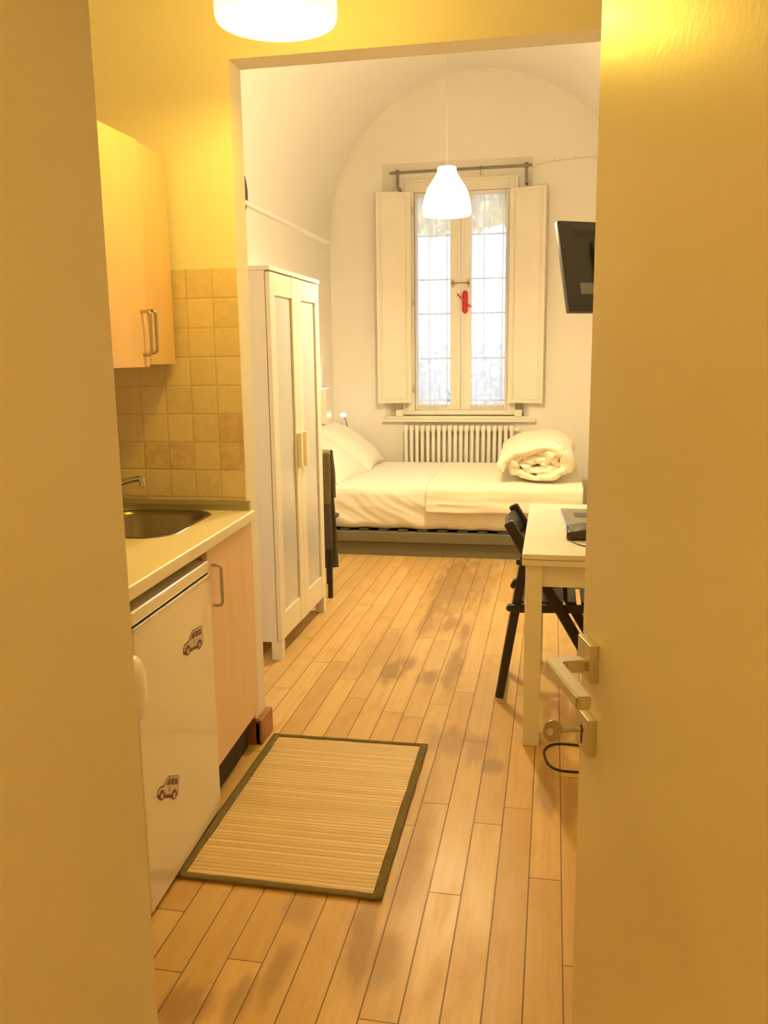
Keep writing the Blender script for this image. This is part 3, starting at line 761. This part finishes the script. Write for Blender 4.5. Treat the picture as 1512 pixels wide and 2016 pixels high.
# sink
t = thing('sink', 'stainless steel sink bowl set into the worktop', 'sink', (-1.34, 2.6, .892), kitchen=True)
m = MB(); loops = [(0, .0915, .10), (.003, .0945, .10), (.012, .0945, .09), (.020, .0905, .085), (.026, .075, .082), (.034, -.02, .08), (.045, -.045, .075), (.075, -.056, .06), (.12, -.058, .05)]
rings = [rrect(SX0+i_, SX1-i_, SY0+i_, SY1-i_, r_, .80+z_, 8) for i_, z_, r_ in loops]
rv = [[m.bm.verts.new(p) for p in rg] for rg in rings]; n = len(rv[0])
for i in range(len(rv)-1):
    for k in range(n): m.bm.faces.new((rv[i][k], rv[i][(k+1) % n], rv[i+1][(k+1) % n], rv[i+1][k]))
m.bm.faces.new(rv[-1])
obj('bowl', m, M['sinksteel'], t, angle=60)
m = MB(); m.lathe([(0, .004), (.02, .004), (.035, .006), (.04, 0)], (-1.34, 2.6, .7425), 24); obj('drain', m, M['chrome'], t)
# faucet
t = thing('faucet', 'chrome kitchen tap behind the sink', 'tap', (-1.575, 2.60, .892), kitchen=True)
m = MB(); m.lathe([(0, 0), (.028, 0), (.028, .006), (.023, .012), (.022, .10), (.018, .115), (0, .118)], (-1.578, 2.60, .8915), 24); obj('tap_body', m, M['chrome'], t)
m = MB(); m.tube([(-1.575, 2.60, .965), (-1.50, 2.60, .990), (-1.42, 2.60, 1.018), (-1.36, 2.60, 1.035), (-1.33, 2.60, 1.040)], [.011, .010, .0095, .009, .0095], 14)
m.tube([(-1.326, 2.60, 1.045), (-1.322, 2.60, 1.016)], .0105, 16); obj('spout', m, M['chrome'], t)
m = MB(); m.bar((-1.578, 2.60, 1.012), (-1.578, 2.50, 1.05), .02, .010, (0, 0, 1), .004); obj('tap_lever', m, M['chrome'], t)
# base cabinet
t = thing('base_cabinet', 'peach base cabinet between the fridge and the tiled pier', 'cabinet', (-1.3, 2.63, 0), kitchen=True)
m = MB(); m.box(-1.62, -1.062, 2.412, 2.428, .14, .8525, .001); m.box(-1.62, -1.062, 2.829, 2.845, .14, .8525, .001); m.box(-1.62, -1.608, 2.428, 2.829, .14, .8525); m.box(-1.608, -1.062, 2.428, 2.829, .14, .156); m.box(-1.078, -1.062, 2.428, 2.829, .80, .8525)
obj('body', m, M['laminate'], t)
d = obj('cabinet_door', MB().box(-1.061, -1.043, 2.405, 2.862, .140, .846, .0012), M['laminate'], t)
m = MB(); d_handle((-1.043, 2.438, 0), m, .668, .796); obj('door_handle', m, M['steel'], d)
obj('plinth', MB().box(-1.10, -1.085, 2.412, 2.845, 0, .14), M['gap'], t)
# refrigerator
t = thing('refrigerator', 'white under-counter fridge with two car stickers', 'refrigerator', (-1.3, 2.14, 0), kitchen=True)
obj('body', MB().box(-1.60, -1.085, 1.850, 2.384, .012, .818, .004), M['fridge'], t)
FD = obj('fridge_door', MB().box(-1.082, -1.033, 1.848, 2.394, .014, .782, .006, 3), M['fridge'], t)
m = MB(); m.box(-1.10, -1.035, 1.848, 2.394, .785, .822, .006, 3); obj('top_panel', m, M['fridge'], t)
obj('door_seal', MB().box(-1.09, -1.048, 1.852, 2.390, .780, .787), M['gap'], t)
obj('door_trim', MB().box(-1.06, -1.0305, 1.848, 2.394, .771, .782, .003), M['silver'], t)
for x in (-1.55, -1.11):
    for y in (1.94, 2.355): obj('foot', MB().lathe([(0, 0), (.018, 0), (.018, .014), (0, .014)], (x, y, 0), 14), M['black'], t)
m = MB()
def fh(u, v):   # arched oval grip
    a = pi*u; c = V((-1.036+.030*sin(a)**.7, 1.812, .640-.086*cos(a)))
    b = 2*pi*v; return c+V((.008*cos(b), .034*sin(b)*(.35+.65*sin(a)), 0))
m.grid(fh, 24, 16); m.sphere((-1.034, 1.812, .640), .014, .052, .089); obj('fridge_handle', m, M['fridge'], t)
# stickers: small cars seen from the side, nose to the left
ST = [mat('sticker_beige', (.62, .56, .50), .4), mat('sticker_dark', (.12, .055, .045), .4), mat('sticker_mid', (.30, .17, .15), .4)]
def sticker(y, z, w, tilt, label):
    m = MB(); Rr = Matrix.Rotation(tilt, 4, 'X')
    def P(pts, mi, lay):
        m.mi = mi
        m.poly([Matrix.Translation((-1.0325+.0003*lay, y, z)) @ (Rr @ V((0, a*w, b*w*.63))) for a, b in pts])
    circ = lambda cx_, cy_, rx, ry, n=18: [(cx_+rx*cos(2*pi*i/n), cy_+ry*sin(2*pi*i/n)) for i in range(n)]
    P([(-.53, .02), (-.53, .20), (-.46, .30), (-.24, .36), (-.10, .585), (-.02, .63), (.44, .64), (.50, .60), (.53, .36), (.54, .05), (.42, -.02), (-.42, -.02)], 1, 0)
    P([(-.50, .07), (-.50, .20), (-.44, .28), (-.22, .335), (-.08, .57), (0, .605), (.43, .61), (.47, .58), (.50, .36), (.50, .08)], 0, 1)
    P([(-.14, .36), (-.05, .54), (.06, .56), (.06, .37)], 1, 2); P([(.09, .37), (.09, .56), (.25, .565), (.25, .37)], 1, 2); P([(.28, .37), (.28, .565), (.42, .56), (.46, .37)], 1, 2)
    P([(-.50, .02), (-.50, .08), (.50, .09), (.50, .03)], 1, 2)
    P([(-.45, .30), (-.22, .345), (-.24, .31), (-.44, .265)], 2, 2)
    P([(.075, .10), (.075, .35), (.085, .35), (.085, .10)], 2, 2); P([(.262, .12), (.262, .35), (.27, .35), (.27, .12)], 2, 2)
    P(circ(-.505, .20, .02, .045), 2, 3); P([(.02, .20), (.02, .29), (.06, .29), (.06, .20)], 2, 3)
    for cx_ in (-.30, .33):
        P(circ(cx_, .075, .135, .155), 1, 3); P(circ(cx_, .05, .105, .12), 1, 4); P(circ(cx_, .05, .065, .078), 0, 5); P(circ(cx_, .05, .02, .025), 1, 6)
    o = obj('car_sticker', m, ST, t, smooth=False); o['label'] = label; return o
sticker(2.226, .598, .145, radians(-8), 'car sticker in the upper far corner of the fridge door')
sticker(1.985, .268, .140, radians(-27), 'car sticker low on the fridge door')
# baseboard round the pier
m = MB(); m.prism([(-1.62, YP, 0), (-1.62, YP-.012, 0), (-1.62, YP-.012, .085), (-1.62, YP-.005, .10), (-1.62, YP, .10)], (.576, 0, 0))
m.box(-1.061, -1.036, YP-.012, YP+TP+.012, 0, .098, .004)
struct('baseboard_partition', m, M['wood'], 'brown wooden baseboard wrapping the pier foot')
struct('baseboard_right', MB().box(XR-.014, XR, .42, YF, 0, .08, .003), M['wood'])
struct('baseboard_left', MB().box(XL, XL+.014, YP+TP+.02, 5.9, 0, .08, .003), M['wood'])

# ------------------------------------------------------------------ wardrobe
t = thing('wardrobe', 'tall white wardrobe with two frosted-panel doors', 'wardrobe', (-1.5, 4.16, 0))
XF = -1.238; Y0, Y1 = 3.748, 4.575
m = MB(); m.box(-1.76, XF-.022, Y0, Y0+.020, .088, 1.80, .002); m.box(-1.76, XF-.022, Y1-.020, Y1, .088, 1.80, .002); m.box(-1.76, XF-.022, Y0+.02, Y1-.02, .09, .108); m.box(-1.76, -1.75, Y0+.02, Y1-.02, .10, 1.80)
obj('carcass', m, M['wardrobe'], t)
obj('top_board', MB().box(-1.765, XF+.004, Y0-.006, Y1+.006, 1.798, 1.818, .003), M['wardrobe'], t)
for y in (Y0, Y1-.05):
    for x in (XF-.05, -1.76):
        obj('leg', MB().box(x, x+.05, y, y+.05, 0, .090, .002), M['wardrobe'], t)
obj('front_rail', MB().box(XF-.03, XF-.024, Y0+.02, Y1-.02, .07, .10), M['wardrobe'], t)
for i, (ya, yb) in enumerate(((Y0+.004, (Y0+Y1)/2-.0015), ((Y0+Y1)/2+.0015, Y1-.004))):
    m = MB(); w = .072; x0, x1 = XF-.020, XF
    m.box(x0, x1, ya, ya+w, .092, 1.793, .002); m.box(x0, x1, yb-w, yb, .092, 1.793, .002)
    m.box(x0, x1-.002, ya+w, yb-w, .092, .215, .002); m.box(x0, x1-.002, ya+w, yb-w, 1.695, 1.793, .002)
    d = obj('wardrobe_door', m, M['wardrobe'], t)
    obj('frosted_panel', MB().box(x0+.005, x1-.011, ya+w-.004, yb-w+.004, .21, 1.70), M['frost'], d, smooth=False)
    yh = yb-.045 if i == 0 else ya+.045
    m = MB(); m.box(x1, x1+.022, yh-.014, yh+.014, .876, 1.050, .003); obj('door_handle', m, M['cream'], d)

# ------------------------------------------------------------------ table
t = thing('table', 'white extendable dining table half hidden by the door', 'table', (.25, 3.55, 0))
TX0, TX1, TY0, TY1 = -.096, .585, 3.015, 4.07
obj('table_top', MB().box(TX0, TX1, TY0, TY1, .707, .727, .0025), M['white'], t)
obj('extension_leaf', MB().box(TX0, .137, TY0+.001, TY1-.001, .684, .7055, .002), M['white'], t)
obj('extension_leaf', MB().box(.139, TX1, TY0+.001, TY1-.001, .684, .7055, .002), M['white'], t)
for x in (TX0+.012, TX1-.072):
    for y in (TY0+.008, 3.885):
        obj('leg', MB().box(x, x+.060, y, y+.060, 0, .6835, .002), M['white'], t)
m = MB(); m.box(-.024, TX1-.072, TY0+.02, TY0+.042, .605, .683, .001); m.box(-.024, TX1-.072, 3.905, 3.927, .605, .683, .001)
m.box(TX0+.024, TX0+.046, TY0+.068, 3.885, .605, .683, .001); m.box(TX1-.058, TX1-.036, TY0+.068, 3.885, .605, .683, .001)
obj('apron', m, M['white'], t, smooth=False)
# slim dark device on the table
t = thing('laptop', 'closed dark laptop with a light edge on the white table', 'laptop', (.2, 3.62, .727))
M2 = lambda p: p
m = MB(); m.prism([(.060, 3.42, .7285), (.345, 3.42, .7285), (.345, 3.83, .7285), (.038, 3.83, .7285)], (0, 0, .012)); obj('base', m, M['silver'], t, smooth=False)
m = MB(); m.prism([(.064, 3.418, .7405), (.345, 3.418, .7405), (.345, 3.832, .7405), (.042, 3.832, .7405)], (0, 0, .008)); obj('lid', m, M['glossdark'], t, smooth=False)
m = MB(); m.prism([(.10, 3.63, .7486), (.20, 3.63, .7486), (.20, 3.73, .7486), (.095, 3.73, .7486)], (0, 0, .0006)); obj('lid_badge', m, M['tvback'], t, smooth=False)
# black pouch-like adapter with its thin lead
t = thing('power_adapter', 'small black adapter with a thin lead in front of the laptop', 'adapter', (.10, 3.33, .727))
m = rounded_box(.066, .150, 3.255, 3.410, .7275, .768, .014, 14, lambda p, n: V((.006*sin(p.y*40), 0, .004*sin(p.x*60))))
obj('adapter_body', m, M['tvback'], t)
m = MB(); m.tube([(.072, 3.262, .735), (.085, 3.225, .7295), (.105, 3.185, .7295), (.122, 3.165, .7295), (.16, 3.165, .7295), (.30, 3.20, .7295)], .0022, 8); obj('lead', m, M['wire'], t)
m = MB(); m.tube([(.145, 3.30, .74), (.165, 3.31, .735), (.25, 3.33, .7305)], .004, 8); obj('plug_lead', m, M['wire'], t)

# ------------------------------------------------------------------ folding chairs
def folding_chair(name, label, base, rz):
    """faces local +X; feet on the floor; width along Y"""
    t = thing(name, label, 'chair', base, rz)
    bx, by, bz = base
    P = lambda x, y, z: (bx+x, by+y, bz+z)
    for y in (-.20, .20):
        # long frame: backrest post to front foot
        m = MB(); m.bar(P(-.166, y, .765), P(.285, y, .004), .044, .026, (0, 1, 0), .010); obj('back_post', m, M['black'], t)
        yy = y*.84
        m = MB(); m.bar(P(-.195, yy, .006), P(-.098, yy, .602), .036, .026, (0, 1, 0), .008); obj('leg', m, M['black'], t)
        m = MB(); m.bar(P(-.152, y*.93, .403), P(.20, y*.93, .415), .020, .034, (0, 0, 1), .005); obj('seat_rail', m, M['black'], t)
        for (x, z) in ((-.134, .512), (-.157, .404)): obj('peg', MB().tube([P(x, y*.80, z), P(x, y*.96, z)], .0125, 14), M['black'], t)
    for i in range(7):
        x = -.115+i*.052
        m = MB(); m.bar(P(x, -.178, .427+.0012*i), P(x, .178, .427+.0012*i), .034, .012, (0, 0, 1), .003); obj('seat_slat', m, M['black'], t)
    m = MB()
    def bk(u, v):
        y = -.195+.39*u; c = .028*(1-(2*u-1)**2)
        z = .745-.085*v-.012*(2*u-1)**2*0; x = -.155+.05*v*1.0-c
        return P(x, y, z)
    m.grid(bk, 20, 6); obj('backrest', m, M['black'], t, solid=.012)
    obj('stretcher', MB().tube([P(-.185, -.17, .06), P(-.185, .17, .06)], .010, 10), M['black'], t); obj('stretcher', MB().tube([P(.215, -.20, .12), P(.215, .20, .12)], .010, 10), M['black'], t)
    return t
folding_chair('folding_chair', 'black slatted folding chair pulled up to the white table', (0, 3.61, 0), 0)
# chair behind the wardrobe: back to the room, draped
t = thing('chair', 'black chair behind the wardrobe draped with dark cloth', 'chair', (-1.47, 5.0, 0))
for x in (-1.279, -1.640):
    obj('back_leg', MB().bar((x, 4.828, 0), (x, 4.85, .46), .026, .030, (0, 1, 0), .004).bar((x, 4.85, .45), (x, 4.832, .862), .026, .030, (0, 1, 0), .004), M['black'], t)
for x in (-1.37, -1.60): obj('front_leg', MB().bar((x, 5.14, 0), (x, 5.135, .43), .026, .028, (0, 1, 0), .004), M['black'], t)
obj('seat', MB().box(-1.66, -1.30, 4.845, 5.17, .43, .455, .008), M['black'], t)
for z in (.60, .72, .83): obj('back_slat', MB().bar((-1.63, 4.845, z), (-1.285, 4.845, z), .014, .05, (0, 0, 1), .003), M['black'], t)
def drape(name, label, x0, x1, skew, yc, hw, ztop, zn, zf, mt, seed, cat):
    """cloth over the chair back: near flap to zn, far flap to zf"""
    prof = []
    n1, n2, n3 = 26, 10, 34
    for i in range(n1+1): prof.append((-hw, zn+(ztop-.02-zn)*i/n1, 1-i/n1))
    for i in range(1, n2): a = pi-pi*i/n2; prof.append((hw*cos(a), ztop-.02+.02*sin(a), 0))
    for i in range(n3+1): prof.append((hw, ztop-.02-(ztop-.02-zf)*i/n3, i/n3))
    N = len(prof)-1
    def fn(u, v):
        y, z, f = prof[min(N, int(round(u*N)))]
        x = x0+(x1-x0)*v
        w = noise.noise(V((x*9, z*2.0, seed)))*.014*f+noise.noise(V((x*22, z*6, seed+2)))*.005
        side = 1 if y > 0 else -.35
        return (x+skew*f*v*(1 if y > 0 else .3)+.007*noise.noise(V((z*6, v*2, seed+5))), yc+y+abs(w)*(1 if y > 0 else -1)+.012*f*side, z+.012*noise.noise(V((x*7, 1, seed)))*f)
    m = MB(); m.grid(fn, N, 24)
    o = obj(name, m, mt, solid=.006, angle=180); tag(o, label, cat); origin(o, ((x0+x1)/2, yc, ztop)); return o
drape('coat', 'long dark grey coat hanging over the chair back beside the bed', -1.63, -1.262, .022, 4.840, .026, .866, .30, .175, M['garment'], 3, 'coat')
drape('folded_cloth', 'short olive cloth folded over the chair back in front of the coat', -1.62, -1.258, .010, 4.840, .040, .884, .575, .60, M['garment2'], 13, 'clothing')

# ------------------------------------------------------------------ mat, cable
t = thing('floor_mat', 'bamboo slat mat with a dark cloth border on the floor', 'mat', (-.72, 2.49, 0))
A, B, C_, D_ = V((-1.006, 2.028, 0)), V((-.420, 2.022, 0)), V((-.428, 2.955, 0)), V((-1.016, 2.950, 0))
def matfn(z, ins):
    def f(u, v):
        p = (A*(1-u)+B*u)*(1-v)+(D_*(1-u)+C_*u)*v
        e = .004*noise.noise(V((v*5, u*5, 7)))
        return (p.x+e, p.y, z)
    return f
m = MB(); m.grid(matfn(.005, 0), 20, 40); obj('slats', m, M['mat'], t, solid=.004)
m = MB()
def strip(p, q, inw, w=.022):
    n = 24
    def f(u, v):
        c = p+(q-p)*u; s = -.002+(w+.002)*v
        e = .0025*noise.noise(V((u*9, 2, p.x*3)))
        x = c+inw*(s+e*(1 if v > .5 else .6))
        return (x.x, x.y, .0055+.0045*sin(pi*min(1, max(0, .12+.76*v))))
    m.grid(f, n, 6)
strip(A, B, V((0, 1, 0))); strip(D_, C_, V((0, -1, 0)), .017); strip(A, D_, V((1, 0, 0)), .024); strip(B, C_, V((-1, 0, 0)), .024)
obj('border', m, M['matcloth'], t, solid=.004)
pts = []
key = [(.60, 3.02, .02), (.40, 3.04, .004), (.20, 3.052, .004), (.116, 3.05, .004), (.06, 3.052, .004), (.02, 3.035, .004), (-.003, 2.99, .004), (.0, 2.93, .004), (.016, 2.872, .004), (.05, 2.842, .004), (.111, 2.838, .004), (.25, 2.85, .004), (.45, 2.90, .004), (.60, 2.95, .02)]
def cr(P, n=6):
    P = [V(p) for p in P]; out = []
    for i in range(len(P)-1):
        a, b, c, d = P[max(0, i-1)], P[i], P[i+1], P[min(len(P)-1, i+2)]
        for k in range(n):
            s = k/n; out.append(.5*((2*b)+(c-a)*s+(2*a-5*b+4*c-d)*s*s+(3*b-a-3*c+d)*s**3))
    out.append(P[-1]); return out
m = MB(); m.tube(cr(key), .004, 10); tag(obj('power_cable', m, M['wire']), 'dark power cable looping on the floor beside the table leg', 'cable')

# ------------------------------------------------------------------ outside the window
struct('ground', MB().box(-8, 8, YF+.35, 22, -.9, -.8), M['pave'], smooth=False)
t = thing('window_grille', 'iron bar grille outside the window', 'grille', (-.8, YF+.42, .9))
for z in (1.0, 1.38, 1.78, 2.08, 2.46, 2.75): obj('cross_bar', MB().box(-1.35, -.25, YF+.425, YF+.437, z-.007, z+.007), M['rubber'], t)
for i in range(7): obj('upright', MB().tube([(-1.29+i*.165, YF+.431, .85), (-1.29+i*.165, YF+.431, 2.95)], .0045, 8), M['rubber'], t)
def leaves(c, r, n, size, seed):
    rnd = random.Random(seed); m = MB()
    for _ in range(n):
        d = V((rnd.gauss(0, 1), rnd.gauss(0, 1), rnd.gauss(0, 1))).normalized()*(rnd.random()**.4)
        p = V(c)+V((d.x*r[0], d.y*r[1], d.z*r[2]))
        a = V((rnd.gauss(0, 1), rnd.gauss(0, 1), rnd.gauss(0, 1))).normalized(); b = a.orthogonal().normalized()
        s = size*(.6+.8*rnd.random())
        m.poly([p-a*s, p+b*s*.5, p+a*s, p-b*s*.5])
    return m
t = thing('tree', 'yellow-green tree seen through the top of the window', 'tree', (-2.2, 12.5, -.8))
obj('foliage', leaves((-1.6, 12.5, 4.35), (2.6, 1.4, 1.30), 9000, .11, 4), M['leaf'], t, smooth=False)
m = MB(); m.tube([(-2.2, 12.5, -.8), (-2.15, 12.5, 1.2), (-2.25, 12.5, 3.0), (-2.1, 12.5, 4.6)], [.16, .13, .11, .06], 12); obj('trunk', m, M['bark'], t)
o = obj('hedge', leaves((-1.2, 14.0, .0), (4.5, .9, 1.55), 8000, .12, 9), M['hedge'], smooth=False); tag(o, 'pale blue hedge seen through the lower window', 'hedge')

# ------------------------------------------------------------------ world, camera
w = bpy.data.worlds.new('sky'); S.world = w; w.use_nodes = True
nt = w.node_tree; bg = nt.nodes['Background']
tc = nt.nodes.new('ShaderNodeTexCoord'); sp = nt.nodes.new('ShaderNodeSeparateXYZ'); nt.links.new(tc.outputs['Generated'], sp.inputs[0])
rp = nt.nodes.new('ShaderNodeValToRGB'); nt.links.new(sp.outputs[2], rp.inputs[0])
rp.color_ramp.elements[0].position = 0; rp.color_ramp.elements[0].color = (.80, .88, 1, 1); rp.color_ramp.elements[1].position = .5; rp.color_ramp.elements[1].color = (.62, .76, 1, 1)
nt.links.new(rp.outputs[0], bg.inputs['Color']); bg.inputs['Strength'].default_value = 4.5

cam = bpy.data.cameras.new('camera'); co = bpy.data.objects.new('camera', cam); COL.objects.link(co); S.camera = co
cam.sensor_fit = 'VERTICAL'; cam.sensor_height = 36; cam.sensor_width = 27; cam.lens = 1700/2016*36; cam.clip_start = .02
r = V((0.9816244897960102, 0.19041444195049526, -0.01247803387573909)); u = V((-0.02228636647125182, 0.17934257538744933, 0.9835342182775879)); f = V((-0.1895169620435904, 0.9651831851778596, -0.18029071009813508))
co.matrix_world = Matrix(((r.x, u.x, -f.x, 0), (r.y, u.y, -f.y, 0), (r.z, u.z, -f.z, 1.43), (0, 0, 0, 1)))

S.view_settings.view_transform = 'Standard'; S.view_settings.look = 'None'; S.view_settings.gamma = 1; S.view_settings.exposure = 0.09
S.cycles.use_denoising = True; S.cycles.max_bounces = 8; S.cycles.diffuse_bounces = 6; S.cycles.sample_clamp_indirect = 6.0; S.cycles.transparent_max_bounces = 12
